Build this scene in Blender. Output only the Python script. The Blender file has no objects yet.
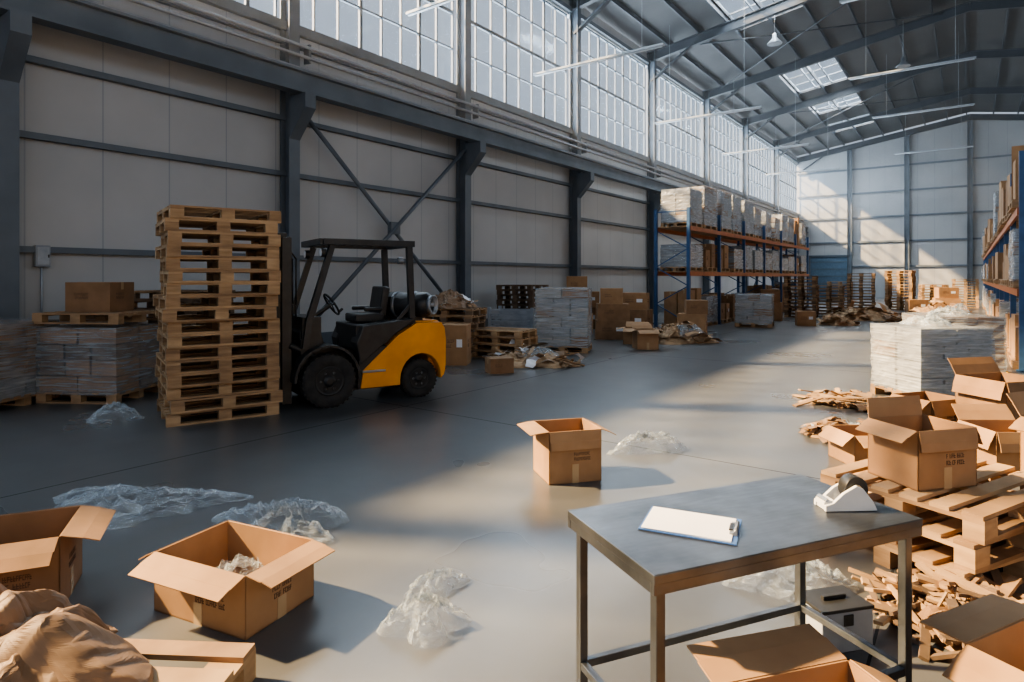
import bpy, bmesh, math, random
from mathutils import Vector, Matrix, noise
random.seed(7)
sc=bpy.context.scene
RD=math.radians
# ------------------------------------------------------------------ materials
def newmat(name):
    m=bpy.data.materials.new(name); m.use_nodes=True
    nt=m.node_tree; b=nt.nodes['Principled BSDF']
    return m,nt,b
def ramp(nt,fac,c0,c1,p0=0.3,p1=0.7):
    r=nt.nodes.new('ShaderNodeValToRGB')
    r.color_ramp.elements[0].position=p0; r.color_ramp.elements[1].position=p1
    r.color_ramp.elements[0].color=(*c0,1); r.color_ramp.elements[1].color=(*c1,1)
    nt.links.new(fac,r.inputs[0]); return r.outputs[0]
def noisen(nt,scale,detail=4,stretch=None,coord='Object'):
    tc=nt.nodes.new('ShaderNodeTexCoord'); n=nt.nodes.new('ShaderNodeTexNoise')
    n.inputs['Scale'].default_value=scale; n.inputs['Detail'].default_value=detail
    src=tc.outputs[coord]
    if stretch:
        mp=nt.nodes.new('ShaderNodeMapping'); mp.inputs['Scale'].default_value=stretch
        nt.links.new(src,mp.inputs[0]); src=mp.outputs[0]
    nt.links.new(src,n.inputs['Vector']); return n.outputs['Fac']
def bump(nt,b,fac,strength,dist=0.01):
    bp=nt.nodes.new('ShaderNodeBump'); bp.inputs['Strength'].default_value=strength
    bp.inputs['Distance'].default_value=dist
    nt.links.new(fac,bp.inputs['Height']); nt.links.new(bp.outputs[0],b.inputs['Normal'])
def simple(name,c0,c1=None,rough=.6,metal=0,scale=6,stretch=None,bmp=0,bd=.01):
    m,nt,b=newmat(name)
    c1=c1 or tuple(x*.8 for x in c0)
    f=noisen(nt,scale,4,stretch)
    nt.links.new(ramp(nt,f,c1,c0),b.inputs['Base Color'])
    b.inputs['Roughness'].default_value=rough; b.inputs['Metallic'].default_value=metal
    if bmp: bump(nt,b,f,bmp,bd)
    return m
M={}
M['card']=simple('cardboard',(.39,.235,.125),(.31,.18,.093),.85,scale=5)
M['card2']=simple('cardboard_dark',(.30,.175,.095),(.22,.13,.068),.85,scale=5)
M['cardin']=simple('cardboard_inner',(.43,.27,.15),(.35,.21,.115),.85,scale=5)
M['tape']=simple('packing_tape',(.50,.37,.23),(.45,.32,.18),.25)
M['ink']=simple('print_ink',(.10,.06,.04),(.13,.08,.05),.8)
M['wood']=simple('pallet_wood',(.43,.28,.155),(.22,.135,.075),.8,scale=3,stretch=(1,1,6),bmp=.3)
M['wood2']=simple('pallet_wood_pale',(.53,.36,.205),(.32,.205,.11),.8,scale=3,stretch=(1,1,5),bmp=.3)
M['wooddk']=simple('pallet_wood_old',(.22,.15,.10),(.11,.075,.05),.85,scale=4)
M['steel_blue']=simple('painted_steel_bluegrey',(.145,.17,.20),(.10,.122,.148),.5,scale=1.5)
M['steel_dk']=simple('window_frame_steel',(.12,.15,.185),(.09,.115,.14),.5,scale=2)
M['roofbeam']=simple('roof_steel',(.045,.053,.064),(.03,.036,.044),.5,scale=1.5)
M['rackblue']=simple('rack_blue',(.04,.105,.24),(.03,.08,.18),.4)
M['rackorange']=simple('rack_orange',(.46,.15,.05),(.34,.11,.04),.45)
M['yellow']=simple('forklift_yellow',(.90,.36,.02),(.70,.27,.02),.34,scale=3)
M['prot']=simple('guard_yellow',(.85,.55,.04),(.7,.42,.03),.4)
M['black']=simple('black_paint',(.028,.029,.031),(.012,.013,.015),.42,scale=9)
M['rubber']=simple('tyre_rubber',(.04,.038,.036),(.016,.016,.017),.85,scale=12)
M['grey']=simple('grey_metal',(.33,.35,.38),(.24,.26,.29),.4,.6)
M['white']=simple('white_plastic',(.75,.77,.8),(.65,.67,.7),.4)
M['fixture']=simple('fixture_enamel',(.36,.39,.42),(.30,.33,.36),.4)
M['paper']=simple('white_paper',(.85,.87,.92),(.8,.82,.87),.7)
M['clipblue']=simple('clipboard_blue',(.07,.16,.42),(.05,.12,.33),.4)
M['kraft']=simple('kraft_paper',(.27,.175,.105),(.20,.125,.073),.6,scale=9)
M['kraftl']=simple('kraft_paper_pale',(.44,.30,.175),(.27,.17,.095),.8,scale=8)
M['door']=simple('door_paint',(.10,.17,.24),(.08,.13,.19),.5)
M['lens']=simple('lamp_lens',(.6,.65,.7),(.55,.6,.65),.3)
M['mesh']=simple('crate_grey',(.42,.45,.49),(.30,.33,.37),.5)
M['carton']=simple('carton_white',(.50,.50,.49),(.40,.40,.39),.7)
m,nt,b=newmat('table_steel')
f=noisen(nt,5,6); nt.links.new(ramp(nt,f,(.08,.09,.105),(.165,.182,.205),.3,.7),b.inputs['Base Color'])
f2=noisen(nt,9,6,(1,6,1)); rr=nt.nodes.new('ShaderNodeMapRange'); rr.inputs[3].default_value=.24; rr.inputs[4].default_value=.5
nt.links.new(f2,rr.inputs[0]); nt.links.new(rr.outputs[0],b.inputs['Roughness']); b.inputs['Metallic'].default_value=.85
M['table']=m
def film(name,alpha,col,rough=.18,bmp=0,scale=12,col2=None,stretch=None,spread=.2,edge=.45,bub=False):
    m,nt,b=newmat(name); out=nt.nodes['Material Output']
    f=noisen(nt,scale,5,stretch)
    nt.links.new(ramp(nt,f,col2 or col,col,.35,.65),b.inputs['Base Color'])
    b.inputs['Roughness'].default_value=rough; b.inputs['Specular IOR Level'].default_value=1.0
    if bub:
        tc=nt.nodes.new('ShaderNodeTexCoord'); vo=nt.nodes.new('ShaderNodeTexVoronoi'); vo.inputs['Scale'].default_value=60
        nt.links.new(tc.outputs['Object'],vo.inputs['Vector']); bump(nt,b,vo.outputs['Distance'],.9,-.006)
    elif bmp: bump(nt,b,f,bmp,.02)
    tr=nt.nodes.new('ShaderNodeBsdfTransparent'); mx=nt.nodes.new('ShaderNodeMixShader')
    lw=nt.nodes.new('ShaderNodeLayerWeight'); lw.inputs['Blend'].default_value=.35
    mr=nt.nodes.new('ShaderNodeMapRange'); mr.inputs[1].default_value=.3; mr.inputs[2].default_value=.7
    mr.inputs[3].default_value=max(0,alpha-spread); mr.inputs[4].default_value=min(1,alpha+spread)
    ad=nt.nodes.new('ShaderNodeMath'); ad.operation='MULTIPLY_ADD'; ad.use_clamp=True; ad.inputs[1].default_value=edge
    nt.links.new(lw.outputs['Facing'],ad.inputs[0])
    nt.links.new(f,mr.inputs[0]); nt.links.new(mr.outputs[0],ad.inputs[2]); nt.links.new(ad.outputs[0],mx.inputs[0])
    nt.links.new(tr.outputs[0],mx.inputs[1]); nt.links.new(b.outputs[0],mx.inputs[2])
    nt.links.new(mx.outputs[0],out.inputs['Surface']); return m
M['film']=film('bubble_wrap_film',.11,(.66,.76,.84),.05,.5,22,edge=.46,spread=.1,bub=True)
M['wrap']=film('stretch_wrap',.34,(.45,.49,.53),.15,.7,2.5,(.36,.39,.42),(1,1,16),.24,.25)
M['wrapcool']=film('stretch_wrap_bright',.46,(.50,.54,.58),.12,.7,2.5,(.38,.41,.44),(1,1,16),.26,.25)
m,nt,b=newmat('window_glass'); out=nt.nodes['Material Output']
tr=nt.nodes.new('ShaderNodeBsdfTransparent'); tr.inputs[0].default_value=(.95,.98,1,1)
gl=nt.nodes.new('ShaderNodeBsdfGlossy'); gl.inputs['Roughness'].default_value=.1
mx=nt.nodes.new('ShaderNodeMixShader'); mx.inputs[0].default_value=.04
f=noisen(nt,2)
nt.links.new(ramp(nt,f,(.8,.85,.9),(.9,.95,1)),gl.inputs[0])
nt.links.new(tr.outputs[0],mx.inputs[1]); nt.links.new(gl.outputs[0],mx.inputs[2]); nt.links.new(mx.outputs[0],out.inputs['Surface'])
M['glass']=m
def wallmat(name,axis,base0,base1):
    m,nt,b=newmat(name)
    f=noisen(nt,.35,5); c=ramp(nt,f,base1,base0,.35,.65)
    tc=nt.nodes.new('ShaderNodeTexCoord'); sx=nt.nodes.new('ShaderNodeSeparateXYZ'); nt.links.new(tc.outputs['Object'],sx.inputs[0])
    a=nt.nodes.new('ShaderNodeMath'); a.operation='PINGPONG'; a.inputs[1].default_value=.55
    nt.links.new(sx.outputs[axis],a.inputs[0])
    l=nt.nodes.new('ShaderNodeMath'); l.operation='LESS_THAN'; l.inputs[1].default_value=.012; nt.links.new(a.outputs[0],l.inputs[0])
    mix=nt.nodes.new('ShaderNodeMixRGB'); mix.blend_type='MULTIPLY'; mix.inputs[2].default_value=(.72,.75,.8,1)
    nt.links.new(l.outputs[0],mix.inputs[0]); nt.links.new(c,mix.inputs[1]); nt.links.new(mix.outputs[0],b.inputs['Base Color'])
    b.inputs['Roughness'].default_value=.55; return m
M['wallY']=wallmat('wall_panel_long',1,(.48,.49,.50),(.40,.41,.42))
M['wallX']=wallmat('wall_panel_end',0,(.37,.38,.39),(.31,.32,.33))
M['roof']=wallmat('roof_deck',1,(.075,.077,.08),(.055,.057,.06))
m,nt,b=newmat('concrete_floor')
f1=noisen(nt,.25,6); c1=ramp(nt,f1,(.084,.090,.096),(.125,.130,.136),.3,.7)
f2=noisen(nt,2.2,8); c2=ramp(nt,f2,(.84,.84,.84),(1.06,1.06,1.06),.25,.75)
mx=nt.nodes.new('ShaderNodeMixRGB'); mx.blend_type='MULTIPLY'; mx.inputs[0].default_value=1
nt.links.new(c1,mx.inputs[1]); nt.links.new(c2,mx.inputs[2])
tc=nt.nodes.new('ShaderNodeTexCoord'); sx=nt.nodes.new('ShaderNodeSeparateXYZ'); nt.links.new(tc.outputs['Object'],sx.inputs[0])
mm=[]
for ax,per,off in ((0,2.75,.35),(1,3.4,1.2)):
    ad=nt.nodes.new('ShaderNodeMath'); ad.operation='ADD'; ad.inputs[1].default_value=off; nt.links.new(sx.outputs[ax],ad.inputs[0])
    pp=nt.nodes.new('ShaderNodeMath'); pp.operation='PINGPONG'; pp.inputs[1].default_value=per; nt.links.new(ad.outputs[0],pp.inputs[0])
    lt=nt.nodes.new('ShaderNodeMath'); lt.operation='LESS_THAN'; lt.inputs[1].default_value=.007; nt.links.new(pp.outputs[0],lt.inputs[0]); mm.append(lt)
mxx=nt.nodes.new('ShaderNodeMath'); mxx.operation='MAXIMUM'; nt.links.new(mm[0].outputs[0],mxx.inputs[0]); nt.links.new(mm[1].outputs[0],mxx.inputs[1])
mj=nt.nodes.new('ShaderNodeMixRGB'); mj.inputs[2].default_value=(.025,.027,.03,1)
nt.links.new(mxx.outputs[0],mj.inputs[0]); nt.links.new(mx.outputs[0],mj.inputs[1]); nt.links.new(mj.outputs[0],b.inputs['Base Color'])
f3=noisen(nt,.5,3); rr=nt.nodes.new('ShaderNodeMapRange'); rr.inputs[1].default_value=.25; rr.inputs[2].default_value=.75
rr.inputs[3].default_value=.25; rr.inputs[4].default_value=.35
nt.links.new(f3,rr.inputs[0]); ja=nt.nodes.new('ShaderNodeMath'); ja.operation='ADD'; ja.use_clamp=True
nt.links.new(rr.outputs[0],ja.inputs[0]); nt.links.new(mxx.outputs[0],ja.inputs[1]); nt.links.new(ja.outputs[0],b.inputs['Roughness'])
M['floor']=m
# ------------------------------------------------------------------ builder
class MB:
    def __init__(s): s.bm=bmesh.new(); s.mats=[]; s.T=Matrix.Identity(4)
    def mi(s,k):
        if k not in s.mats: s.mats.append(k)
        return s.mats.index(k)
    def box(s,c,size,k,R=None):
        i=s.mi(k); sx,sy,sz=[x/2 for x in size]
        X=s.T@Matrix.Translation(c)@(R.to_4x4() if R else Matrix.Identity(4))
        v=[s.bm.verts.new(X@Vector((a*sx,b_*sy,c_*sz))) for a in(-1,1) for b_ in(-1,1) for c_ in(-1,1)]
        for q in((0,1,3,2),(4,6,7,5),(0,4,5,1),(2,3,7,6),(0,2,6,4),(1,5,7,3)):
            f=s.bm.faces.new([v[j] for j in q]); f.material_index=i
    def cyl(s,p,q,r,k,n=12,r2=None,smooth=True):
        i=s.mi(k); p=Vector(p); q=Vector(q); a=(q-p).normalized()
        u=a.orthogonal().normalized(); w=a.cross(u); r2=r if r2 is None else r2
        A=[];B=[]
        for t in range(n):
            th=2*math.pi*t/n; o=u*math.cos(th)+w*math.sin(th)
            A.append(s.bm.verts.new(s.T@(p+o*r))); B.append(s.bm.verts.new(s.T@(q+o*r2)))
        for t in range(n):
            f=s.bm.faces.new((A[t],A[(t+1)%n],B[(t+1)%n],B[t])); f.material_index=i; f.smooth=smooth
        for L in (A[::-1],B):
            f=s.bm.faces.new(L); f.material_index=i
    def tube(s,pts,r,k,n=8):
        for a,b_ in zip(pts[:-1],pts[1:]): s.cyl(a,b_,r,k,n)
    def bar(s,p,q,w,h,k):
        p=Vector(p);q=Vector(q); d=q-p; R=d.to_track_quat('X','Z').to_matrix()
        s.box((p+q)/2,(d.length,w,h),k,R)
    def prism(s,pts,y0,y1,k):
        i=s.mi(k)
        A=[s.bm.verts.new(s.T@Vector((x,y0,z))) for x,z in pts]; B=[s.bm.verts.new(s.T@Vector((x,y1,z))) for x,z in pts]
        n=len(pts)
        fs=[s.bm.faces.new(A),s.bm.faces.new(B[::-1])]
        for t in range(n): fs.append(s.bm.faces.new((A[t],B[t],B[(t+1)%n],A[(t+1)%n])))
        for f in fs: f.material_index=i
    def lathe(s,prof,c,axis,k,n=28):
        i=s.mi(k); a=Vector(axis).normalized(); u=a.orthogonal().normalized(); w=a.cross(u); c=Vector(c)
        rings=[]
        for r,h in prof:
            rings.append([s.bm.verts.new(s.T@(c+a*h+(u*math.cos(2*math.pi*t/n)+w*math.sin(2*math.pi*t/n))*r)) for t in range(n)])
        for A,B in zip(rings[:-1],rings[1:]):
            for t in range(n):
                f=s.bm.faces.new((A[t],A[(t+1)%n],B[(t+1)%n],B[t])); f.material_index=i; f.smooth=True
        for L in (rings[0][::-1],rings[-1]):
            f=s.bm.faces.new(L); f.material_index=i
    def done(s,name,loc=(0,0,0),rz=0,bevel=0,parent=None,normals=True):
        if normals: bmesh.ops.recalc_face_normals(s.bm,faces=s.bm.faces)
        me=bpy.data.meshes.new(name); s.bm.to_mesh(me); s.bm.free()
        for k in s.mats: me.materials.append(M[k])
        o=bpy.data.objects.new(name,me); sc.collection.objects.link(o)
        o.location=loc; o.rotation_euler=(0,0,RD(rz))
        if parent: o.parent=parent
        if bevel:
            bv=o.modifiers.new('bevel','BEVEL'); bv.width=bevel; bv.segments=2; bv.limit_method='ANGLE'; bv.angle_limit=RD(50)
        return o
def Tm(x,y,z,rz=0,rx=0,ry=0):
    return Matrix.Translation((x,y,z))@Matrix.Rotation(RD(rz),4,'Z')@Matrix.Rotation(RD(ry),4,'Y')@Matrix.Rotation(RD(rx),4,'X')
# ------------------------------------------------------------------ room
XW,XE,YN,YS=-12.0,12.0,58.0,-7.0
ZE,ZR=12.0,13.9
WB,WT=7.25,11.45
cols=[-1.8,3.0,7.9,13.6,19.9,26.8,34.2,41.6,49.6]
mb=MB(); mb.box((0,(YN+YS)/2,-.1),(XE-XW+1,YN-YS+1,.2),'floor'); mb.done('floor')
for side,x in (('west',XW-.1),('east',XE+.1)):
    mb=MB(); L=YN-YS; cy=(YN+YS)/2
    mb.box((x,cy,WB/2),(.2,L,WB),'wallY'); mb.box((x,cy,(WT+12.1)/2),(.2,L,12.1-WT),'wallY')
    mb.done('wall_'+side)
def roofz(x): return ZE+(ZR-ZE)*(1-abs(x)/12.0)
mb=MB()
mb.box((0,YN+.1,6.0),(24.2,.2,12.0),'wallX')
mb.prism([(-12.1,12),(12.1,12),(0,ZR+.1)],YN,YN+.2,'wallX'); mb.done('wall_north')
sk=[(23.5,28.6),(36.2,40.6),(43.4,46.6),(50,53)]
sx0,sx1=-8.3,-5.7
mb=MB()
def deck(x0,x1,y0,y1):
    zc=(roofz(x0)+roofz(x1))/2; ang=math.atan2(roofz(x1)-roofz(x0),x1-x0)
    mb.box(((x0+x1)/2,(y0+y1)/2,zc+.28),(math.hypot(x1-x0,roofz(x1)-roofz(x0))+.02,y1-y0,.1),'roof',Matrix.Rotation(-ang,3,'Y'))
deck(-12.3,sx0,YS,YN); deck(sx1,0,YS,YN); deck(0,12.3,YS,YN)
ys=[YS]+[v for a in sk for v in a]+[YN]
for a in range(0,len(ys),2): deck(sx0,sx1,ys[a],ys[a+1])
mb.done('ceiling')
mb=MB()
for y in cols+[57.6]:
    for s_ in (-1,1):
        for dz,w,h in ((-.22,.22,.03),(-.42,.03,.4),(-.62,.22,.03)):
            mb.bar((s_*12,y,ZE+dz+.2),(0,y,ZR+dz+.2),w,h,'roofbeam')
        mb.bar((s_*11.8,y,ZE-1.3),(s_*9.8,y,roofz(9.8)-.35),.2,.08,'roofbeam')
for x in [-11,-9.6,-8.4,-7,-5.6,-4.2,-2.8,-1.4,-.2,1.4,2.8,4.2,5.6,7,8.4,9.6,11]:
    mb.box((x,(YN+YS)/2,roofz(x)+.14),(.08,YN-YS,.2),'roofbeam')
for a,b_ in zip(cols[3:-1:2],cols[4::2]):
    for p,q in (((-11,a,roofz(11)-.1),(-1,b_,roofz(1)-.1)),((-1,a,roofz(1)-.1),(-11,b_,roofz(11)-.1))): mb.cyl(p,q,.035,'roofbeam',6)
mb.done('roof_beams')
for n,(a,b_) in enumerate(sk):
    mb=MB(); zc=roofz((sx0+sx1)/2)+.34; ang=math.atan2(ZR-ZE,12); R=Matrix.Rotation(-ang,3,'Y'); xm=(sx0+sx1)/2
    mb.box((xm,(a+b_)/2,zc),(sx1-sx0,b_-a,.01),'glass',R)
    for t in range(4): mb.box((xm,a+(b_-a)*t/3,zc),(sx1-sx0,.06,.06),'steel_dk',R)
    for x in (sx0,sx0+(sx1-sx0)/3,sx0+2*(sx1-sx0)/3,sx1): mb.box((x,(a+b_)/2,roofz(x)+.33),(.05,b_-a,.07),'steel_dk')
    mb.done('skylight' if n==0 else 'skylight.%03d'%n)
n=0
for side,x in (('w',XW),('e',XE)):
    s_=1 if side=='w' else -1
    ylist=[YS]+cols+[YN]
    for y0,y1 in zip(ylist[:-1],ylist[1:]):
        n+=1; mb=MB()
        mb.box((x-s_*.1,(y0+y1)/2,(WB+WT)/2),(.008,y1-y0-.3,WT-WB),'glass')
        k=max(4,round((y1-y0)/.75)); 
        for t in range(k+1):
            y=y0+.15+(y1-y0-.3)*t/k; w=.08 if t%3==0 else .035
            mb.box((x-s_*.09,y,(WB+WT)/2),(.07,w,WT-WB),'steel_dk')
        for t in range(5):
            z=WB+(WT-WB)*t/4; w=.1 if t in (0,2,4) else .04
            mb.box((x-s_*.09,(y0+y1)/2,z),(.075,y1-y0-.3,w),'steel_dk')
        mb.done('window_%d'%n)
def ibeam(mb,x,y,z0,z1,w=.34,k='steel_blue'):
    zc=(z0+z1)/2;h=z1-z0
    mb.box((x-w/2+.015,y,zc),(.03,.26,h),k); mb.box((x+w/2-.015,y,zc),(.03,.26,h),k); mb.box((x,y,zc),(w-.06,.03,h),k)
for side,x,s_ in (('w',XW,1),('e',XE,-1)):
    for j,y in enumerate(cols):
        mb=MB(); ibeam(mb,x+s_*.22,y,0,ZE+.1)
        mb.box((x+s_*.22,y,.02),(.5,.42,.04),'steel_blue')
        mb.prism([(x+s_*.38,5.5),(x+s_*.95,5.5),(x+s_*.95,5.2),(x+s_*.38,4.6)],y-.13,y+.13,'steel_blue')
        mb.done('steel_column' if (j==0 and side=='w') else 'steel_column.%03d'%(j+(10 if side=='e' else 0)))
for side,x,s_ in (('w',XW,1),('e',XE,-1)):
    mb=MB(); cy=(YS+YN)/2; L=YN-YS
    xx=x+s_*.72
    mb.box((xx,cy,5.54),(.28,L,.05),'steel_blue'); mb.box((xx,cy,5.75),(.05,L,.4),'steel_blue'); mb.box((xx,cy,5.97),(.28,L,.05),'steel_blue'); mb.box((xx,cy,6.03),(.07,L,.07),'grey')
    mb.done('crane_rail_beam' if side=='w' else 'crane_rail_beam.001')
    mb=MB()
    for z,w in ((2.1,.10),(3.9,.10),(7.1,.2),(11.6,.16),(5.1,.1),(6.75,.08)):
        mb.box((x+s_*.07,cy,z),(.12,L,w),'steel_blue')
    mb.box((x+s_*.02,cy,.2),(.05,L,.4),'steel_dk')
    mb.done('trim_1' if side=='w' else 'trim_2')
    mb=MB()
    for z in (6.4,6.62): mb.cyl((x+s_*.5,YS,z),(x+s_*.5,YN,z),.04,'grey',8)
    for y in cols: mb.box((x+s_*.42,y+.3,6.5),(.2,.05,.4),'steel_blue')
    mb.done('wall_pipe' if side=='w' else 'wall_pipe.001')
for j,(a,b_) in enumerate(((7.9,13.6),(41.6,49.6))):
    mb=MB(); x=XW+.32
    mb.cyl((x,a+.2,5.3),(x,b_-.2,.5),.05,'steel_blue'); mb.cyl((x+.12,a+.2,.5),(x+.12,b_-.2,5.3),.05,'steel_blue')
    mb.box((x+.06,(a+b_)/2,2.9),(.14,.3,.3),'steel_blue'); mb.done('wall_cross_brace' if j==0 else 'wall_cross_brace.001')
mb=MB()
for x in (-8,-4,0,4,8): ibeam(mb,x,YN-.2,0,roofz(x)-.3)
for z in (2.6,4.6,6.6,8.6,10.6): mb.box((0,YN-.06,z),(24,.1,.14),'steel_blue')
mb.done('trim_3')
mb=MB()
mb.box((-9.5,YN-.08,1.7),(3.0,.12,3.4),'door')
for z in (.6,1.2,1.8,2.4,3.0): mb.box((-9.5,YN-.16,z),(2.9,.05,.06),'steel_dk')
for x in (-11.05,-7.95): mb.box((x,YN-.12,1.75),(.15,.22,3.5),'steel_dk')
mb.box((-9.5,YN-.12,3.5),(3.25,.22,.15),'steel_dk')
mb.done('door_1')
mb=MB()
mb.box((XW+.08,3.5,2.0),(.14,.2,.34),'grey'); mb.box((XW+.16,3.5,2.0),(.01,.16,.28),'mesh'); mb.cyl((XW+.06,3.5,0),(XW+.06,3.5,1.85),.02,'grey',6)
mb.box((XW+.16,3.57,2.0),(.02,.02,.05),'black'); mb.done('electrical_box',bevel=.006)
def tube_light(nm,x,y,z,L=4.4):
    mb=MB(); mb.box((0,0,0),(L,.12,.06),'fixture'); mb.cyl((-L/2+.05,0,-.05),(L/2-.05,0,-.05),.024,'lens',8)
    for t in (-L*.35,L*.35): mb.cyl((t,0,.03),(t,0,roofz(x+t)-z+.1),.006,'fixture',5)
    mb.done(nm,(x,y,z))
L_=[(-9.2,11,8.3),(-9.1,16.5,8.2),(-8.7,25.1,8.3),(-8.7,34,8.4),(-8.7,43,8.5),(-2,30,10.2),(-2,38,10.2),(-2,50,10.2),(-1.2,22.5,10.6)]
for j,(x,y,z) in enumerate(L_): tube_light('tube_light' if j==0 else 'tube_light.%03d'%j,x,y,z)
for j,(x,y) in enumerate(((-7.0,21.5),(-6.6,27.5),(-2.5,34))):
    mb=MB(); z=11.6
    mb.lathe([(.02,.35),(.08,.3),(.1,.12),(.3,-.1),(.3,-.12)],(0,0,0),(0,0,1),'grey',20)
    mb.cyl((0,0,.3),(0,0,roofz(x)-z+.1),.012,'grey',6); mb.done('pendant_lamp' if j==0 else 'pendant_lamp.%03d'%j,(x,y,z))
# ------------------------------------------------------------------ goods
def add_pallet(mb,x,y,z,rz,L=1.2,W=1.0,k='wood',ks=None):
    o=mb.T; mb.T=o@Tm(x,y,z,rz)
    rr=lambda:random.choice(ks) if ks else k
    for t in range(3):
        yy=(-1+t)*(W/2-.05); mb.box((0,yy,.011),(L,.1,.022),rr())
    for a in (-1,0,1):
        for b_ in (-1,0,1): mb.box((a*(L/2-.07),b_*(W/2-.05),.061),(.14,.1,.078),rr())
    for a in (-1,0,1): mb.box((a*(L/2-.07),0,.111),(.14,W,.022),rr())
    nb=max(5,round(W/.155))
    for t in range(nb): mb.box((0,-W/2+.055+t*(W-.11)/(nb-1),.133),(L,.098,.022),rr())
    mb.T=o
def pallet_stack(name,x,y,rz,n,L=1.2,W=1.0,ks=('wood','wood2'),jit=.02,jr=1.5,z=0):
    mb=MB()
    for i_ in range(n):
        j=1 if i_ else 0
        add_pallet(mb,random.uniform(-jit,jit)*j,random.uniform(-jit,jit)*j,i_*.145,random.uniform(-jr,jr)*j,L,W,ks=ks)
    return mb.done(name,(x,y,z),rz)
def glyphs(mb,x,y,z,w,h,rows=2,ax='y'):
    for r in range(rows):
        cx=-w/2
        while cx<w/2:
            gw=random.uniform(.6,1.1)*h*.55
            c=(x+cx+gw/2,y,z-r*h*1.5) if ax=='y' else (x,y+cx+gw/2,z-r*h*1.5)
            if random.random()>.12:
                if ax=='y':
                    mb.box((c[0]-gw*.3,c[1],c[2]),(gw*.18,.002,h),'ink'); 
                    for q in random.sample((-.42,0,.42),2): mb.box((c[0],c[1],c[2]+q*h),(gw*.7,.002,h*.16),'ink')
                else:
                    mb.box((c[0],c[1]-gw*.3,c[2]),(.002,gw*.18,h),'ink')
                    for q in random.sample((-.42,0,.42),2): mb.box((c[0],c[1],c[2]+q*h),(.002,gw*.7,h*.16),'ink')
            cx+=gw
def open_box_geo(mb,L,W,H,fl,k='card',fd=None):
    t=.007
    mb.box((0,0,t/2),(L,W,t),k)
    mb.box((0,-W/2+t/2,H/2),(L,t,H),k); mb.box((0,W/2-t/2,H/2),(L,t,H),k)
    mb.box((-L/2+t/2,0,H/2),(t,W,H),k); mb.box((L/2-t/2,0,H/2),(t,W,H),k)
    fd=fd or W/2
    o=mb.T
    for (ox,oy,rz,ln),a in zip(((0,-W/2,-90,L),(L/2,0,0,W),(0,W/2,90,L),(-L/2,0,180,W)),fl):
        if a is None: continue
        mb.T=o@Tm(ox,oy,H,rz)@Matrix.Rotation(RD(-a),4,'Y')
        kk='cardin' if k=='card' else k
        mb.box((fd*.28,0,0),(fd*.56,ln-.012,t*.8),kk)
        mb.T=mb.T@Matrix.Translation((fd*.56,0,0))@Matrix.Rotation(RD(5),4,'Y'); mb.box((fd*.22,0,0),(fd*.44,ln-.02,t*.8),kk)
    mb.T=o
def open_box(name,x,y,z,rz,L,W,H,fl=(-20,-10,30,-15),k='card',fd=None,pr=True,filler=None,tilt=(0,0)):
    mb=MB(); mb.T=Tm(0,0,0,0,tilt[0],tilt[1]); open_box_geo(mb,L,W,H,fl,k,fd)
    mb.box((0,-W/2-.001,H*.18),(.055,.002,H*.36),'tape'); mb.box((L/2+.001,0,H*.18),(.002,.055,H*.36),'tape')
    if pr:
        glyphs(mb,L*.12,-W/2-.001,H*.55,L*.3,.026); glyphs(mb,L/2+.001,0,H*.55,W*.28,.026,ax='x')
    if filler:
        crumple_geo(mb,0,0,H*.3,min(L,W)*.44,H*.5,filler,seed=random.random()*50,n=22,seg=36,ragged=.1,folds=False)
    return mb.done(name,(x,y,z),rz)
def closed_box_geo(mb,x,y,z,rz,L,W,H,k='card'):
    o=mb.T; mb.T=o@Tm(x,y,z,rz)
    mb.box((0,0,H/2),(L,W,H),k); mb.box((0,0,H+.001),(L,.05,.003),'tape')
    mb.box((0,0,H+.0005),(L,.004,.004),'ink')
    for s_ in (-1,1): mb.box((s_*(L/2+.001),0,H-.05),(.003,.05,.1),'tape')
    if random.random()<.35: mb.box((L*.22,-W/2-.001,H*.55),(L*.22,.003,H*.2),'paper')
    if H>.25: glyphs(mb,-L*.15,-W/2-.001,H*.6,L*.3,H*.08); glyphs(mb,L/2+.001,-W*.1,H*.6,W*.3,H*.08,ax='x')
    mb.T=o
def closed_box(name,x,y,z,rz,L,W,H,k='card'):
    mb=MB(); closed_box_geo(mb,0,0,0,0,L,W,H,k); return mb.done(name,(x,y,z),rz,bevel=.006)
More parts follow.
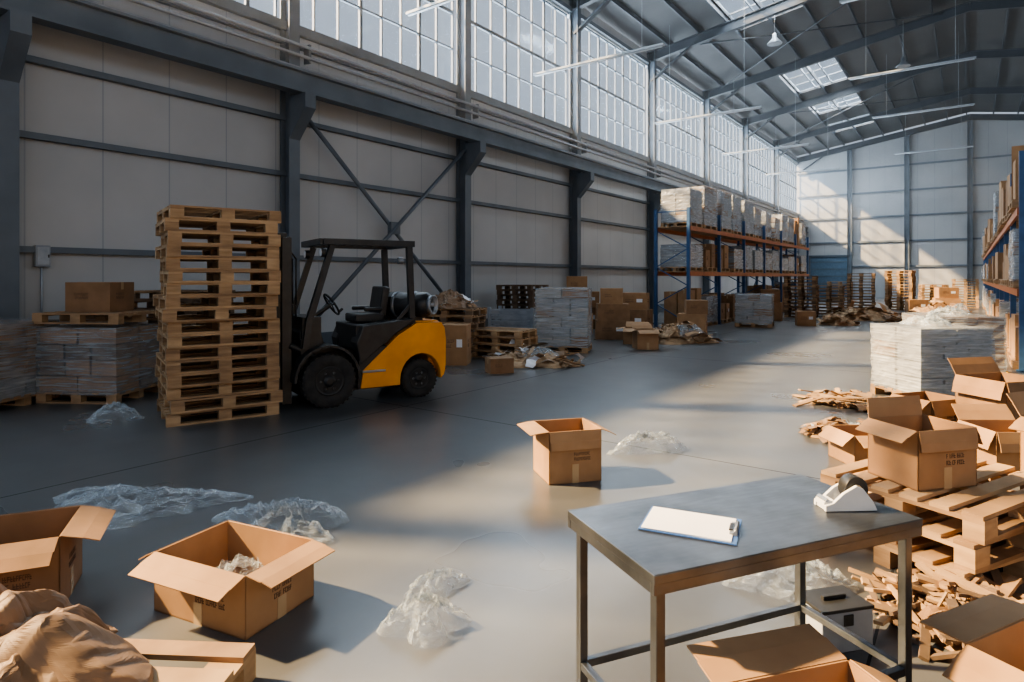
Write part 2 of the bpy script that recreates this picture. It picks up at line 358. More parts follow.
def crumple_geo(mb,x,y,z,R,H,k,seed=0,n=22,seg=36,ragged=.3,sx=1,sy=1,freq=5,flat=1.0,folds=True,warp=.3,rg=1.0):
    o=mb.T; i=mb.mi(k); rings=[]
    rnd=random.Random(seed*7.3+1)
    FL=[]
    for q in range(9):
        th=rnd.uniform(0,math.pi); fr=(.5,.75,1.1,1.5,2.0,2.7,3.6,4.8,6)[q]/R; FL.append((math.cos(th)*fr,math.sin(th)*fr,rnd.random()*2,(.30,.27,.22,.18,.14,.11,.08,.06,.04)[q]))
    def tri(t): t=t%2; return (t if t<1 else 2-t)
    for a in range(n+1):
        ring=[]
        for b_ in range(seg):
            th=2*math.pi*b_/seg
            edge=1+ragged*noise.noise(Vector((math.cos(th)*1.6+seed,math.sin(th)*1.6,seed)))*2
            rr=R*edge*(a/n)
            px=rr*math.cos(th)*sx; py=rr*math.sin(th)*sy
            env=(1-(a/n)**(2.4*flat))
            p=Vector((px*freq/R*.5+seed,py*freq/R*.5,seed*1.3))
            p=p+Vector((noise.noise(p*.8+Vector((9,0,0))),noise.noise(p*.8+Vector((0,9,0))),0))*.9
            rid=(1-abs(noise.noise(p))*2.4); rid2=1-abs(noise.noise(p*2.1))*2.2; rid3=1-abs(noise.noise(p*4.3))*2
            if folds:
                p0=Vector((px/R*1.3+seed,py/R*1.3,seed*1.3))
                wx=px+R*warp*noise.noise(p0); wy=py+R*warp*noise.noise(p0+Vector((7,3,0)))
                s_=0
                for (fx,fy,ph,am) in FL: s_+=am*tri(wx*fx+wy*fy+ph)
                h=H*env*(-.15+1.05*s_+(.28*rid2+.10*rid3)*rg)
                h=h+(H*.10*tri(wx*FL[5][0]+wy*FL[5][1]) if a<n else 0)
            else:
                h=H*(env*(.35+.26*rid+.24*rid2+.16*rid3)) + (H*.12*(noise.noise(p*3)+.5) if a<n else 0)
            ring.append(mb.bm.verts.new(o@Vector((x+px+R*.06*noise.noise(p*2.3),y+py+R*.06*noise.noise(p*1.9+Vector((5,5,5))),z+max(.004,h)))))
        rings.append(ring)
    for A,B in zip(rings[:-1],rings[1:]):
        for t in range(seg):
            f=mb.bm.faces.new((A[t],A[(t+1)%seg],B[(t+1)%seg],B[t])); f.material_index=i
def crumple(name,x,y,z,R,H,k,seed,rz=0,**kw):
    mb=MB(); crumple_geo(mb,0,0,0,R,H,k,seed=seed,**kw)
    bmesh.ops.remove_doubles(mb.bm,verts=mb.bm.verts,dist=.0005)
    return mb.done(name,(x,y,z),rz)
def scraps_geo(mb,R,H,n,ks,size=(.08,.3),seed=0,sx=1,sy=1,tilt=26,wr=(.2,.7)):
    rnd=random.Random(seed)
    for _ in range(n):
        th=rnd.uniform(0,6.28); rr=R*math.sqrt(rnd.random()); 
        hh=H*(1-(rr/R)**1.5)*rnd.random()
        l=rnd.uniform(*size); w=l*rnd.uniform(*wr); px=rr*math.cos(th)*sx; py=rr*math.sin(th)*sy
        tl=rnd.uniform(-tilt,tilt); tl2=rnd.uniform(-tilt,tilt)
        zz=hh+.01+abs(math.sin(RD(tl)))*w/2+abs(math.sin(RD(tl2)))*l/2
        o=mb.T; mb.T=o@Tm(px,py,zz,rnd.uniform(0,360),tl,tl2)
        k=rnd.choice(ks)
        if k in ('wood','wood2','wooddk'):
            mb.box((0,0,0),(l*1.5,min(w*.7,.06),.016),k); mb.T=o; continue
        c=rnd.uniform(-.06,.08)*l*3
        N=5; i=mb.mi(k); row=[]
        for a in range(N+1):
            xx=-l/2+l*a/N; zb=c*math.sin(math.pi*a/N)
            row.append([mb.bm.verts.new(mb.T@Vector((xx,-w/2*rnd.uniform(.5,1.15),zb))),mb.bm.verts.new(mb.T@Vector((xx+rnd.uniform(-.1,.1)*l/N,0,zb+rnd.uniform(-.05,.12)*w))),mb.bm.verts.new(mb.T@Vector((xx,w/2*rnd.uniform(.5,1.15),zb)))])
        for a in range(N):
            for q in (0,1):
                f=mb.bm.faces.new((row[a][q],row[a+1][q],row[a+1][q+1],row[a][q+1])); f.material_index=i
        mb.T=o
def scrap_pile(name,x,y,R,H,n,ks=('card','kraft','kraftl','card2'),seed=0,size=(.1,.35),sx=1,sy=1,rz=0,film=False,tilt=26,wr=(.2,.7)):
    mb=MB(); crumple_geo(mb,0,0,0,R*.85,H*.75,'kraftl',seed=seed,sx=sx,sy=sy,freq=9,n=26,seg=40)
    if film: crumple_geo(mb,R*.2,0,H*.35,R*.45,H*.7,'film',seed=seed+3,freq=6,folds=False)
    bmesh.ops.remove_doubles(mb.bm,verts=mb.bm.verts,dist=.0005)
    scraps_geo(mb,R,H,n,ks,size,seed,sx,sy,tilt,wr)
    return mb.done(name,(x,y,0),rz,normals=False)
def wrap_shell(mb,L,W,z0,z1,k,seed,amp=.016):
    i=mb.mi(k); o=mb.T; N=12
    def P(s,z):
        s=s%4; e=int(s); f=s-e
        c=[(-1,-1),(1,-1),(1,1),(-1,1)]
        a=c[e]; b_=c[(e+1)%4]; x=(a[0]+(b_[0]-a[0])*f)*L/2; y=(a[1]+(b_[1]-a[1])*f)*W/2
        q=Vector((x*4+seed,y*4,z*9)); nrm=Vector((x/L*2,y/W*2,0))
        d=amp*(noise.noise(q)*1.0+noise.noise(q*2.4)*.9)
        return Vector((x+nrm.x*(d+.006),y+nrm.y*(d+.006),z))
    nz=max(6,int((z1-z0)/.06)); rows=[]
    for a in range(nz+1):
        z=z0+(z1-z0)*a/nz
        rows.append([mb.bm.verts.new(o@P(4*b_/(4*N),z)) for b_ in range(4*N)])
    for A,B in zip(rows[:-1],rows[1:]):
        for t in range(4*N):
            f=mb.bm.faces.new((A[t],A[(t+1)%(4*N)],B[(t+1)%(4*N)],B[t])); f.material_index=i
    prev=rows[-1]
    for r in (.75,.4,.1):
        ring=[mb.bm.verts.new(o@Vector((v_.x*r,v_.y*r,z1+.012+.02*noise.noise(Vector((v_.x*4*r+seed,v_.y*4*r,r*3)))))) for v_ in [P(4*b_/(4*N),z1) for b_ in range(4*N)]]
        for t in range(4*N):
            f=mb.bm.faces.new((prev[t],prev[(t+1)%(4*N)],ring[(t+1)%(4*N)],ring[t])); f.material_index=i
        prev=ring
    f=mb.bm.faces.new(prev); f.material_index=i
def load_geo(mb,L,W,H,kwrap,seed,pallet=True,core=('card','card2','wooddk'),kp='wood'):
    z=.145 if pallet else 0
    if pallet: add_pallet(mb,0,0,0,0,L+.02,W+.02,kp)
    rnd=random.Random(seed); nl=max(2,int((H-z)/.2)); lh=(H-z-.01)/nl
    for a in range(nl):
        k=rnd.choice(core); nu=rnd.choice((2,3))
        for u in range(nu):
            for v in range(2):
                mb.box((-L/2+(u+.5)*L/nu,-W/4+v*W/2,z+a*lh+lh/2),(L/nu-.02-rnd.random()*.02,W/2-.03-rnd.random()*.02,lh-.014),k if rnd.random()<.7 else rnd.choice(core))
    wrap_shell(mb,L,W,z-.03 if pallet else z,H,kwrap,seed)
def wrapped(name,x,y,rz,L,W,H,kw='wrap',seed=1,core=('card','card2','wooddk'),film=False,z=0):
    mb=MB(); load_geo(mb,L,W,H,kw,seed,core=core)
    if film:
        crumple_geo(mb,-.05,0,H+.01,.3,.14,'film',seed=seed+5,n=20,seg=32,folds=False); crumple_geo(mb,.15,.1,H+.01,.16,.2,'film',seed=seed+9,n=16,seg=26,folds=False)
    return mb.done(name,(x,y,z),rz)

wrapped('wrapped_pallet_load',-10.35,2.45,30,1.15,1.0,1.08,'wrapcool',1,core=('mesh','card2','card'))
wrapped('wrapped_pallet_load',-9.68,3.55,32,1.1,.95,1.0,'wrap',2,core=('card2','wooddk','card'))
pallet_stack('pallet',-9.68,3.55,32,1,1.2,1.0,ks=('wood',),z=1.045)
closed_box('cardboard_box',-9.68,3.52,1.192,34,.62,.5,.40,'card2')
pallet_stack('pallet_stack',-10.35,4.95,25,10,ks=('wooddk','wooddk','wood'))
crumple('bubble_wrap_scrap',-8.1,3.09,0,.3,.2,'film',3,sx=1.2,sy=.8,folds=False)
pallet_stack('pallet_stack',-7.45,3.98,71,17,1.2,1.1,ks=('wood','wood2','wood'),jit=.03,jr=2.2)
pallet_stack('pallet_stack',-8.9,9.9,20,7,ks=('wood','wooddk'))
mb=MB(); crumple_geo(mb,0,0,0,.55,.3,'kraft',seed=11); scraps_geo(mb,.5,.3,22,('card','paper','kraftl'),(.15,.4),4); mb.done('torn_cardboard_heap',(-8.9,9.9,1.02),20,normals=False)
closed_box('cardboard_box',-7.95,8.95,0,30,.5,.45,.76,'card')
pallet_stack('pallet_stack',-7.9,10.4,10,4,1.2,.8,ks=('wood','wood2'))
mb=MB()
for z in [i_*.13+.16 for i_ in range(6)]:
    for s_ in (-1,1): mb.box((0,s_*.42,z),(1.1,.03,.09),'mesh'); mb.box((s_*.54,0,z),(.03,.84,.09),'mesh')
for a in (-.54,.54):
    for b_ in (-.42,.42): mb.box((a,b_,.5),(.07,.07,.85),'mesh')
mb.box((0,0,.1),(1.1,.86,.06),'mesh')
for a in (-.45,.45): mb.box((a,0,.035),(.12,.86,.07),'mesh')
mb.done('plastic_crate',(-9.2,12.6,0),20)
pallet_stack('pallet_stack',-10.6,14.9,5,10,ks=('wooddk',))
wrapped('wrapped_pallet_load',-7.45,12.1,24,1.15,1.0,1.42,'wrapcool',4,core=('carton','card','mesh'))
scrap_pile('torn_cardboard_pile',-6.9,10.0,.85,.32,70,seed=2,size=(.15,.42),ks=('kraftl','card','kraft','paper','wood'),film=True,sx=1.2)
closed_box('cardboard_box',-6.63,8.6,0,55,.42,.36,.26,'card2')
def box_stack(name,x,y,rz,spec):
    mb=MB()
    for (bx,by,bz,r,L,W,H,k) in spec: closed_box_geo(mb,bx,by,bz,r,L,W,H,k)
    return mb.done(name,(x,y,0),rz)
box_stack('cardboard_box_stack',-7.9,15.3,30,[(0,0,0,0,.9,.8,.5,'card2'),(.02,0,.5,3,.85,.75,.45,'card2'),(0,0,.95,-4,.6,.6,.42,'card')])
box_stack('cardboard_box_stack',-9.3,15.8,25,[(0,0,0,0,.9,.8,.6,'card'),(0,0,.6,3,.8,.7,.6,'card2'),(0,0,1.2,6,.6,.5,.5,'card')])
box_stack('cardboard_box_stack',-10.2,18.0,20,[(0,0,0,0,1.0,.9,.7,'card2'),(0,.0,.7,8,.8,.7,.5,'card'),(1.15,.2,0,12,.8,.8,.6,'card')])
box_stack('cardboard_box_stack',-8.2,17.4,10,[(0,0,0,0,.9,.8,.7,'card2'),(0,.0,.7,8,.8,.7,.5,'card')])
open_box('open_cardboard_box',-6.1,13.5,0,40,.5,.45,.45,(-20,-20,40,-10),pr=False,fd=.18)
open_box('open_cardboard_box',-6.75,14.4,0,20,.6,.5,.4,(-20,-20,40,-10),pr=False,fd=.2)
scrap_pile('torn_cardboard_pile',-6.1,15.6,.95,.5,60,seed=5,size=(.2,.5),film=True)
box_stack('cardboard_box_stack',-6.6,17.9,15,[(0,0,0,0,.8,.7,.6,'card'),(.1,0,.6,12,.6,.6,.4,'card2')])
scrap_pile('torn_cardboard_pile',-3.8,24.4,.7,.4,30,seed=8,size=(.2,.5))
scrap_pile('torn_cardboard_pile',-3.4,28.2,1.5,.6,60,seed=9,size=(.3,.8))
closed_box('cardboard_box',-4.6,23.4,0,20,.6,.5,.5,'card')
wrapped('wrapped_pallet_load',-5.9,21.9,10,1.15,.95,1.1,'wrapcool',8,core=('carton','mesh','card'))
pallet_stack('pallet_stack',-5.7,28.2,5,12,ks=('wooddk','wood'))
pallet_stack('pallet_stack',-5.2,31.5,5,9,ks=('wood','wooddk'))
pallet_stack('pallet_stack',-4.4,35.5,5,13,ks=('wood','wooddk'))
pallet_stack('pallet_stack',-2.9,37.6,-5,14,ks=('wood','wood2'))
pallet_stack('pallet_stack',-5.8,38.5,5,10,ks=('wood','wood2'))
pallet_stack('pallet_stack',-1.6,40.5,12,9,ks=('wood','wood2'))
pallet_stack('pallet_stack',-.2,43,0,11,ks=('wood','wood2'))
box_stack('cardboard_box_stack',-.9,36,10,[(0,0,0,0,1,.9,.7,'card'),(0,0,.7,8,.8,.7,.5,'card'),(-1.2,0,0,10,.8,.7,.6,'card2')])
scrap_pile('torn_cardboard_pile',-.9,32,1.2,.5,50,seed=12,size=(.3,.7))
box_stack('cardboard_box_stack',-6.3,25.5,10,[(0,0,0,0,.9,.8,.7,'card'),(0,0,.7,8,.7,.7,.5,'card2')])
# ------------------------------------------------------------------ racks
def rack(name,xf,depth,y0,nb,bay,levels,ztop,dirn):
    mb=MB()
    xb=xf-dirn*depth; out=.05 if depth>0 else -.05
    for a in range(nb+1):
        y=y0+a*bay
        for x in (xf,xb):
            mb.box((x,y,ztop/2),(.1,.09,ztop),'rackblue'); mb.box((x,y,.01),(.18,.16,.02),'rackblue')
        z=.2; s_=1
        while z<ztop-.7:
            p,q=((xf,y,z),(xb,y,z+.6)) if s_>0 else ((xb,y,z),(xf,y,z+.6)); mb.bar(p,q,.04,.03,'rackblue'); z+=.6; s_=-s_
        mb.bar((xf,y,ztop-.1),(xb,y,ztop-.1),.04,.04,'rackblue')
    for z in levels:
        for x in (xf+out,xb-out):
            mb.box((x,y0+nb*bay/2,z-.06),(.05,nb*bay,.13),'rackorange')
        for a in range(nb):
            for t in range(5): mb.box(((xf+xb)/2,y0+a*bay+bay*(t+.5)/5,z+.01),(abs(depth),bay/5-.05,.025),'wood')
    return mb.done(name)
rack('pallet_rack',-7.2,1.1,19.2,6,3.0,(1.85,3.3),3.9,1)
rack('pallet_rack',.75,-1.1,14.2,12,3.0,(1.45,2.9),3.9,1)
def rack_goods(name,xc,ys,z,hmin,hmax,seed,wrapf=.8):
    mb=MB(); rnd=random.Random(seed)
    for y in ys:
        mb.T=Tm(xc+rnd.uniform(-.04,.04),y,z,90+rnd.uniform(-3,3)); H=rnd.uniform(hmin,hmax)
        if rnd.random()<wrapf: load_geo(mb,1.15,.98,H,'wrapcool',rnd.random()*40,core=('carton','mesh','card','mesh'))
        else:
            add_pallet(mb,0,0,0,0)
            for (bx,by) in ((-.28,-.22),(.3,-.24),(-.28,.24),(.3,.24)):
                hh=(H-.145)*rnd.uniform(.55,1); closed_box_geo(mb,bx,by,.145,rnd.uniform(-4,4),.52,.42,hh,rnd.choice(('card','card2')))
    return mb.done(name)
yy=[19.2+.78+i_*1.49 for i_ in range(12)]
rack_goods('racked_goods',-7.70,yy,3.325,1.05,1.55,3,.95)
rack_goods('racked_goods',-7.70,yy,1.875,.7,1.15,4,.6)
rack_goods('racked_goods',-7.70,yy,.0,1.0,1.5,5,.3)
yy=[14.2+.78+i_*1.49 for i_ in range(24)]
for z,s_,hm in ((0,11,1.2),(1.475,12,1.2),(2.925,13,1.6)): rack_goods('racked_goods',1.12,yy,z,.8,hm,s_,.25)
for j,y in enumerate((13.8,17.0,20.0,23)):
    mb=MB(); mb.box((0,0,.01),(.3,.22,.02),'prot')
    mb.prism([(-.1,.02),(.1,.02),(.1,.38),(.05,.42),(-.05,.42),(-.1,.38)],-.09,-.05,'prot'); mb.prism([(-.1,.02),(.1,.02),(.1,.38),(.05,.42),(-.05,.42),(-.1,.38)],.05,.09,'prot')
    mb.box((-.09,0,.2),(.02,.14,.38),'prot'); mb.done('rack_post_guard' if j==0 else 'rack_post_guard.%03d'%j,(.38,y,0))

# ------------------------------------------------------------------ forklift
fk=bpy.data.objects.new('forklift',None); sc.collection.objects.link(fk)
def part(mb,n,bevel=.008,remap=True):
    if remap:
        for v in mb.bm.verts:
            x=v.co.x
            if x<-1.76: x=-1.76+(x+1.76)*.3
            if x<0: x*=.89
            elif x>.3: x=.3+(x-.3)*.88
            v.co.x=x
    return mb.done(n,bevel=bevel,parent=fk)
def wheel(n,x,y,r,w):
    mb=MB(); s_=1 if y>0 else -1
    mb.lathe([(r*.55,-w/2),(r*.9,-w/2),(r*.98,-w/2+.02),(r,-w*.3),(r,w*.3),(r*.98,w/2-.02),(r*.9,w/2),(r*.62,w/2),(r*.55,w/2-.03)],(x,y,r),(0,s_,0),'rubber',36)
    mb.lathe([(r*.56,w/2-.06),(r*.56,w/2-.02),(r*.5,w/2-.02),(r*.42,w/2-.06),(r*.25,w/2-.06),(r*.2,w/2-.01),(r*.1,w/2)],(x,y,r),(0,s_,0),'black',28)
    for t in range(6):
        a=t*math.pi/3; mb.cyl((x+math.cos(a)*r*.33,y+s_*(w/2-.06),r+math.sin(a)*r*.33),(x+math.cos(a)*r*.33,y+s_*(w/2-.03),r+math.sin(a)*r*.33),.018,'grey',6)
    for t in range(30):
        a=2*math.pi*t/30
        R=Matrix.Rotation(-a,3,'Y'); mb.box((x+math.cos(a)*(r-.001),y,r+math.sin(a)*(r-.001)),(.016,w*.85,.03),'rubber',R)
    part(mb,n,0,False)
for s_,nm in ((1,'l'),(-1,'r')):
    wheel('wheel_front_'+nm,0,s_*.5,.34,.24); wheel('wheel_rear_'+nm,-1.26,s_*.45,.26,.2)
mb=MB()
mb.prism([(.32,.3),(.32,.95),(.22,1.12),(.1,1.12),(.0,.78),(-.42,.62),(-.42,.3),(-.45,.16),(-1.0,.16),(-1.0,.35),(-1.85,.4)],-.36,.36,'black')
for s_ in (1,-1):
    arc=[(.42*math.cos(RD(a)),.34+.42*math.sin(RD(a))) for a in range(0,181,15)]
    arc2=[(.46*math.cos(RD(a)),.34+.46*math.sin(RD(a))) for a in range(180,-1,-15)]
    y0,y1=(.36,.6) if s_>0 else (-.6,-.36)
    for a in range(len(arc)-1):
        p=[arc[a],arc[a+1],arc2[-2-a],arc2[-1-a]]; mb.prism(p,y0,y1,'black')
    mb.prism([(-.42,.2),(-.42,.36),(-.46,.72),(-.52,.74),(-.95,.74),(-1.0,.2)],s_*.36,s_*.56,'black')
    mb.box((-.66,s_*.55,.42),(.36,.1,.03),'grey')
part(mb,'chassis')
arcr=[(-1.42+.34*math.cos(RD(a)),.27+.34*math.sin(RD(a))) for a in range(0,181,15)]
prof=[(-1.08,.2)]+arcr+[(-1.76,.24),(-1.98,.3),(-2.05,.42),(-2.06,.8),(-1.98,.95),(-1.8,1.03),(-1.35,1.03),(-1.05,.88),(-.5,.44),(-.46,.2)]
mb=MB(); 
mb.prism(prof,-.58,-.40,'yellow'); mb.prism(prof,.40,.58,'yellow')
mb.prism([(-1.62,.22),(-2.05,.36),(-2.08,.8),(-2.0,1.0),(-1.85,1.05),(-1.3,1.05),(-1.3,.62),(-1.62,.62)],-.42,.42,'yellow')
part(mb,'counterweight',.025)
mb=MB()
for s_ in (1,-1):
    mb.prism([(-.46,.5),(-1.02,.9),(-1.32,1.06),(-1.3,1.1),(-.5,1.02),(-.4,.8)],s_*.3,s_*.57,'black')
mb.box((-.88,0,.86),(.9,.9,.34),'black')
part(mb,'engine_hood',.02)
mb=MB()
mb.box((-.74,0,1.1),(.46,.48,.12),'black'); mb.box((-.98,0,1.32),(.12,.46,.42),'black',Matrix.Rotation(RD(-10),3,'Y'))
for s_ in (-1,1): mb.box((-.78,s_*.26,1.22),(.3,.05,.06),'black'); 
part(mb,'seat',.03)
mb=MB()
mb.box((.18,0,.9),(.24,.84,.5),'black')
mb.box((.27,0,.62),(.1,.86,.5),'black')
mb.cyl((.1,0,1.1),(-.2,0,1.28),.03,'black')
ctr=Vector((-.22,0,1.29)); ax=Vector((-.3,0,.22)).normalized(); u=Vector((0,1,0)); w=ax.cross(u)
pts=[ctr+(u*math.cos(t*math.pi/12)+w*math.sin(t*math.pi/12))*.17 for t in range(25)]
mb.tube(pts,.016,'black',8)
for t in (0,8,16): mb.cyl(ctr,pts[t],.01,'black',6)
mb.cyl(pts[3],pts[3]+ax*.07,.02,'black')
for t in range(3): mb.cyl((.08,-.18-t*.07,1.1),(-.02,-.18-t*.07,1.3),.008,'grey',6); mb.cyl((-.02,-.18-t*.07,1.29),(-.025,-.18-t*.07,1.33),.017,'black',8)
part(mb,'cowl_and_steering',.015)
mb=MB()
for s_ in (-1,1):
    y=s_*.47
    mb.bar((.28,y,.75),(.22,y,1.15),.07,.08,'black'); mb.bar((.22,y,1.13),(-.08,y*.95,2.08),.07,.08,'black')
    mb.bar((-1.32,y,.98),(-1.27,y,2.08),.07,.09,'black')
    mb.bar((.05,y,2.12),(-1.35,y,2.12),.08,.08,'black')
    mb.bar((-1.0,y,1.0),(-1.32,y,1.3),.04,.05,'black')
mb.bar((.05,-.47,2.12),(.05,.47,2.12),.09,.08,'black'); mb.bar((-1.33,-.47,2.12),(-1.33,.47,2.12),.08,.08,'black')
for t in range(8): x=-.1-t*.155; mb.bar((x,-.45,2.13),(x,.45,2.13),.035,.03,'black')
for s_ in (-1,1):
    mb.cyl((-.0,s_*.4,1.98),(.06,s_*.4,1.98),.06,'black',14); mb.cyl((.06,s_*.4,1.98),(.065,s_*.4,1.98),.05,'white',14)
mb.cyl((-1.3,.0,1.9),(-1.38,0,1.9),.05,'grey',12)
part(mb,'overhead_guard',.006)
mb=MB(); c=Vector((-1.24,.16,1.27)); ax=Vector((-.62,.78,0)).normalized()
mb.lathe([(.05,-.42),(.12,-.4),(.17,-.34),(.18,-.28),(.18,.26),(.17,.32),(.12,.37),(.1,.38)],c,ax,'black',24)
mb.lathe([(.13,.36),(.14,.42),(.12,.42),(.11,.38),(.03,.38),(.03,.43)],c,ax,'grey',20)
for t in (-.18,.12): mb.lathe([(.186,t),(.19,t+.01),(.19,t+.04),(.186,t+.05)],c,ax,'grey',24)
mb.box((-1.24,.1,1.07),(.3,.5,.06),'black'); part(mb,'lpg_tank',0,False)
mb=MB()
for s_ in (-1,1):
    for (x,y,z0,z1) in ((.5,.36,.06,2.16),(.55,.29,.08,2.22)):
        y*=s_
        mb.box((x,y,(z0+z1)/2),(.13,.02,z1-z0),'black'); 
        mb.box((x-.06,y-s_*.025,(z0+z1)/2),(.015,.07,z1-z0),'black'); mb.box((x+.06,y-s_*.025,(z0+z1)/2),(.015,.07,z1-z0),'black')
    mb.cyl((.44,s_*.2,.15),(.44,s_*.2,1.6),.035,'black'); mb.cyl((.44,s_*.2,1.6),(.44,s_*.2,2.1),.02,'grey')
    mb.box((.56,s_*.12,1.3),(.012,.03,1.6),'grey')
    mb.cyl((.1,s_*.4,.62),(.46,s_*.38,.8),.04,'black')
for z in (.25,.9,2.12): mb.box((.47,0,z),(.05,.72,.1),'black')
part(mb,'mast',.004)
mb=MB()
for z in (.2,.52): mb.box((.66,0,z),(.04,1.0,.1),'black')
for y in (-.3,.3): mb.box((.65,y,.36),(.05,.08,.45),'black')
for y in [-.48+i_*.16 for i_ in range(7)]: mb.box((.69,y,.9),(.03,.025,.72),'black')
for y in (-.5,.5): mb.box((.69,y,.85),(.04,.05,.85),'black')
mb.box((.69,0,1.27),(.04,1.05,.05),'black')
for y in (-.24,.24):
    mb.box((.71,y,.3),(.045,.12,.5),'black'); mb.prism([(.69,.035),(.69,.085),(1.2,.08),(1.72,.05),(1.72,.04)],y-.06,y+.06,'black')
part(mb,'fork_carriage',.004)
mb=MB()
for s_ in (.1,-.1): mb.tube([(.42,s_,2.05),(.3,s_,1.9),(.3,s_,1.3),(.3,s_,1.1)],.012,'black')
part(mb,'hydraulic_hoses',0)
fk.location=(-7.09,5.17,0); fk.rotation_euler=(0,0,RD(-111))

# ------------------------------------------------------------------ mid / foreground
open_box('open_cardboard_box',-2.72,4.45,0,52,.45,.42,.42,(-80,-22,-70,-5),fd=.15)
crumple('bubble_wrap_scrap',-2.47,5.6,0,.3,.2,'film',21,rz=50,sx=1.3,sy=.6,folds=False,n=28,seg=44)
open_box('open_cardboard_box',-3.0,1.70,0,12,.62,.44,.29,(-18,-8,-60,-25),fd=.15,filler='film')
open_box('open_cardboard_box',-3.92,1.02,0,60,.52,.46,.38,(-25,-15,-30,15),k='card2',fd=.17)
mb=MB(); add_pallet(mb,0,0,0,0,1.2,.8,ks=('wood2','wood')); mb.done('pallet',(-2.66,.77,0),33)
# heap of crumpled kraft packing paper: several overlapping folded sheets
mb=MB()
crumple_geo(mb,0,0,0,.46,.24,'kraft',seed=31,n=70,seg=120,sx=1.1,sy=.8,warp=.12,rg=0)
crumple_geo(mb,-.12,.10,.05,.30,.30,'kraft',seed=35.7,n=56,seg=96,sx=1.1,sy=.9,warp=.12,rg=0,flat=1.4)
crumple_geo(mb,.17,-.02,.03,.27,.22,'kraft',seed=38.2,n=56,seg=96,sx=1.0,sy=1.1,warp=.12,rg=0,flat=1.4)
crumple_geo(mb,-.25,-.12,.02,.22,.24,'kraft',seed=42.9,n=46,seg=80,warp=.12,rg=0,flat=1.4)
bmesh.ops.remove_doubles(mb.bm,verts=mb.bm.verts,dist=.0004)
mb.done('crumpled_kraft_paper',(-3.0,.72,.146),36,normals=False)
crumple('plastic_film_sheet',-4.9,1.95,0,.55,.13,'film',41,rz=36,n=40,seg=66,sx=1.25,sy=.6,freq=8,folds=False)
crumple('bubble_wrap_scrap',-3.62,2.42,0,.36,.17,'film',43,rz=10,n=34,seg=56,sx=1.2,sy=.75,freq=6,folds=False)
crumple('bubble_wrap_scrap',-2.07,2.1,0,.2,.17,'film',47,rz=20,n=30,seg=50,sx=1,sy=.8,folds=False)
crumple('bubble_wrap_scrap',-2.28,2.42,0,.14,.1,'film',49,rz=70,n=24,seg=40,sx=1.2,sy=.7,folds=False)
mb=MB()
L,W,H=1.155,.555,.78
mb.box((0,0,H-.015),(L,W,.03),'table')
for s_ in (-1,1):
    mb.box((0,s_*(W/2-.012),H-.04),(L,.02,.045),'table'); mb.box((s_*(L/2-.012),0,H-.04),(.02,W-.04,.045),'table')
for a in (-1,1):
    for b_ in (-1,1):
        x,y=a*(L/2-.04),b_*(W/2-.04)
        mb.box((x,y,(H-.03)/2),(.033,.033,H-.03),'table'); mb.cyl((x,y,0),(x,y,.02),.024,'black')
for b_ in (-1,1): mb.box((0,b_*(W/2-.04),.22),(L-.11,.028,.028),'table')
for a in (-1,1): mb.box((a*(L/2-.04),0,.22),(.028,W-.11,.028),'table')
mb.done('steel_work_table',(-.675,2.34,0),58.4,bevel=.003)
mb=MB()
mb.box((0,0,.002),(.23,.32,.004),'clipblue'); mb.box((0,-.005,.0055),(.21,.295,.003),'paper'); mb.box((.004,-.004,.0075),(.205,.29,.001),'paper',Matrix.Rotation(RD(1.5),3,'Z'))
mb.box((0,.145,.010),(.1,.025,.01),'grey'); mb.cyl((-.05,.152,.016),(.05,.152,.016),.006,'grey'); mb.box((0,.135,.016),(.06,.012,.004),'black')
mb.done('clipboard',(-.79,2.13,.781),-78)
mb=MB()
sp=[(-.10,0),(.10,0),(.085,.03),(.045,.075),(.02,.085),(-.03,.06),(-.07,.028),(-.10,.02)]
mb.prism(sp,-.033,-.022,'white'); mb.prism(sp,.022,.033,'white')
mb.box((0,0,.006),(.19,.05,.012),'white'); mb.prism([(-.10,.012),(-.1,.03),(-.06,.035),(-.05,.012)],-.024,.024,'white')
mb.lathe([(.02,-.02),(.045,-.02),(.045,.02),(.02,.02)],(.03,0,.066),(0,1,0),'black',24)
mb.lathe([(.012,-.024),(.019,-.024),(.019,.024),(.012,.024)],(.03,0,.066),(0,1,0),'tape',20)
mb.box((-.09,0,.036),(.015,.05,.004),'grey',Matrix.Rotation(RD(-30),3,'Y'))
o=mb.done('tape_dispenser',(-.38,2.64,.781),40,bevel=.002); o.scale=(1.0,1.25,1.1)
open_box('open_cardboard_box',-.29,1.78,0,52,.46,.36,.52,(20,-25,12,-5),fd=.15,k='card')
open_box('open_cardboard_box',.28,2.60,0,62,.46,.42,.46,(-30,10,0,-20),fd=.15,filler='film')
crumple('bubble_wrap_scrap',-.76,3.58,0,.26,.18,'film',61,rz=30,sx=1.2,sy=.8,folds=False,n=28,seg=44)
mb=MB(); mb.box((0,0,.09),(.26,.18,.18),'mesh'); mb.box((0,0,.185),(.27,.19,.015),'black'); mb.box((0,0,.2),(.12,.02,.02),'black'); 
for a in (-.05,.05): mb.box((a,0,.195),(.015,.02,.02),'black')
mb.box((0,-.092,.14),(.05,.006,.05),'black'); mb.done('toolbox',(-.50,3.14,0),50,bevel=.006)
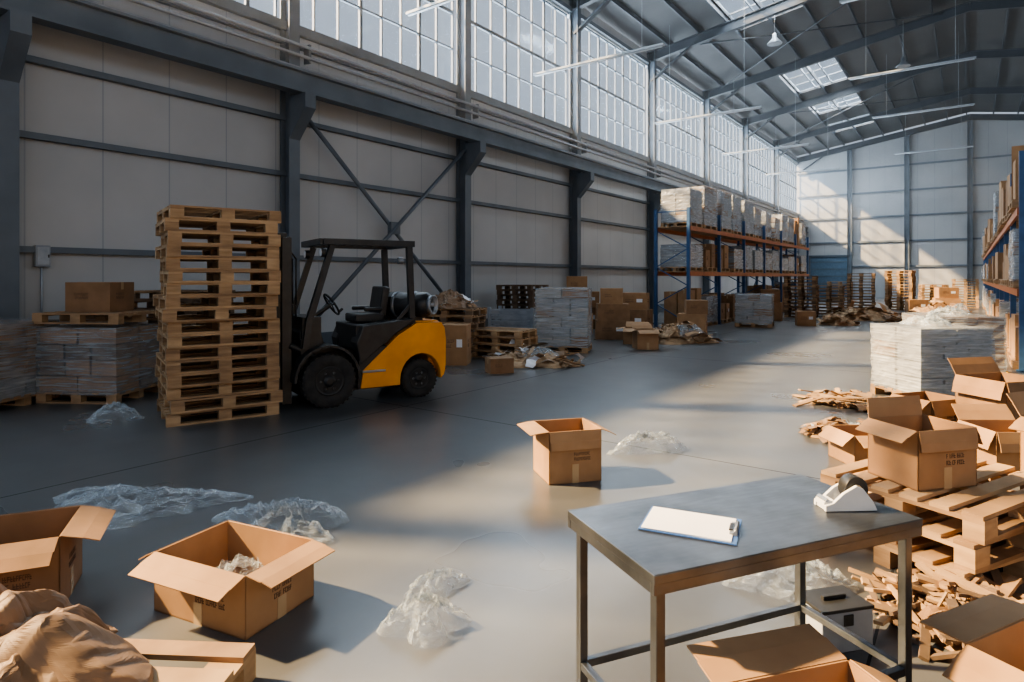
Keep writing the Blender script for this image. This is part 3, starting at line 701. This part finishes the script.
# right hand pile
mb=MB()
for j in range(3): add_pallet(mb,.02*j,.01*j,.145*j,3*j,1.15,.9,ks=('wood','wood2'))
mb.done('pallet_stack',(-.12,4.62,0),60)
open_box('open_cardboard_box',-.24,4.48,.437,50,.42,.36,.34,(-80,-60,84,-30),fd=.12)
open_box('open_cardboard_box',.55,5.3,0,60,.46,.4,.75,(-60,-60,60,-20),fd=.16) 
open_box('open_cardboard_box',.62,4.35,0,48,.42,.4,.5,(-70,-20,-60,-40),fd=.14,k='card2')
scrap_pile('broken_wood_pile',.0,3.70,.42,.13,260,seed=20,size=(.06,.22),ks=('kraftl','card2','wooddk','wood','wood','wood2','wooddk','wood2'),tilt=20,wr=(.12,.4))
open_box('open_cardboard_box',-.74,6.4,0,40,.5,.4,.28,(-30,-55,-50,-40),fd=.14)
open_box('open_cardboard_box',-.36,7.9,0,55,.48,.44,.40,(-75,-45,-60,-35),fd=.16,k='card2')
open_box('open_cardboard_box',.27,7.9,0,50,.6,.52,.66,(-75,-60,60,-70),fd=.18,k='card2')
open_box('open_cardboard_box',.25,6.7,0,35,.5,.45,.4,(-75,-60,50,-65),fd=.16)
scrap_pile('broken_wood_pile',-.98,7.25,.45,.16,90,seed=23,size=(.08,.25),ks=('card','kraftl','paper','kraft','wood','wood2'),film=True)
scrap_pile('broken_wood_pile',-1.35,9.15,.48,.12,60,seed=25,size=(.12,.4),ks=('kraftl','kraft','wood','wood2','wood'),sx=1.1,tilt=12)
scrap_pile('broken_wood_pile',-.4,5.65,.3,.2,60,seed=28,size=(.08,.25),ks=('card','kraftl','kraft','wood'))
wrapped('wrapped_pallet_load',-.44,10.2,42,1.02,.94,1.0,'wrapcool',17,film=True,core=('mesh','card2','mesh'))
wrapped('wrapped_pallet_load',-.25,12.3,20,1.1,1.0,1.05,'wrapcool',18,film=True)

# ------------------------------------------------------------------ light
w=bpy.data.worlds.new('World'); sc.world=w; w.use_nodes=True
bg=w.node_tree.nodes['Background']; bg.inputs[0].default_value=(.72,.83,1,1); bg.inputs[1].default_value=.6
sd=bpy.data.lights.new('sun','SUN'); sd.energy=32; sd.color=(1,.64,.31); sd.angle=RD(2.0)
so=bpy.data.objects.new('sun',sd); sc.collection.objects.link(so); so.location=(-30,-20,30)
so.rotation_euler=Vector((1.18,.62,-1)).to_track_quat('-Z','Y').to_euler()
def area(n,loc,dirv,sx,sy,e,col):
    l=bpy.data.lights.new(n,'AREA'); l.shape='RECTANGLE'; l.size=sx; l.size_y=sy; l.energy=e; l.color=col
    o=bpy.data.objects.new(n,l); sc.collection.objects.link(o); o.location=loc; o.rotation_euler=Vector(dirv).to_track_quat('-Z','Y').to_euler(); return o
area('window_daylight_west',(-12.6,25,9.6),(1,0,0),66,6,12500,(.80,.90,1))
area('window_daylight_east',(12.6,25,9.6),(-1,0,0),66,5,2200,(.88,.94,1))  # added lamp behind the unseen east windows, fills the hall from the right
for n_,(a,b_) in enumerate(sk): area('skylight_daylight_%d'%n_,(-7,(a+b_)/2,14.2),(0,0,-1),3.2,b_-a+1,1600,(.9,.95,1))
# dusty air between the rack tops and the lamps
mv=bpy.data.materials.new('dusty_air'); mv.use_nodes=True; nt=mv.node_tree
for q in list(nt.nodes):
    if q.type=='BSDF_PRINCIPLED': nt.nodes.remove(q)
vs=nt.nodes.new('ShaderNodeVolumeScatter'); vs.inputs['Density'].default_value=.005; vs.inputs['Anisotropy'].default_value=.5; vs.inputs['Color'].default_value=(1,1,1,1)
nt.links.new(vs.outputs[0],nt.nodes['Material Output'].inputs['Volume']); M['air']=mv
mb=MB(); mb.box((0,(YN+YS)/2,6.55),(21.9,YN-YS-1.4,2.9),'air'); mb.done('dusty_air')
# camera
cd=bpy.data.cameras.new('camera'); cd.sensor_width=36; cd.lens=620/1024*36; cd.shift_y=-63/1024; cd.clip_end=200
co=bpy.data.objects.new('camera',cd); sc.collection.objects.link(co); co.location=(0,0,1.65); co.rotation_euler=(RD(90),0,RD(36.45)); sc.camera=co
sc.view_settings.view_transform='AgX'; sc.view_settings.look='AgX - Medium High Contrast'; sc.view_settings.exposure=0
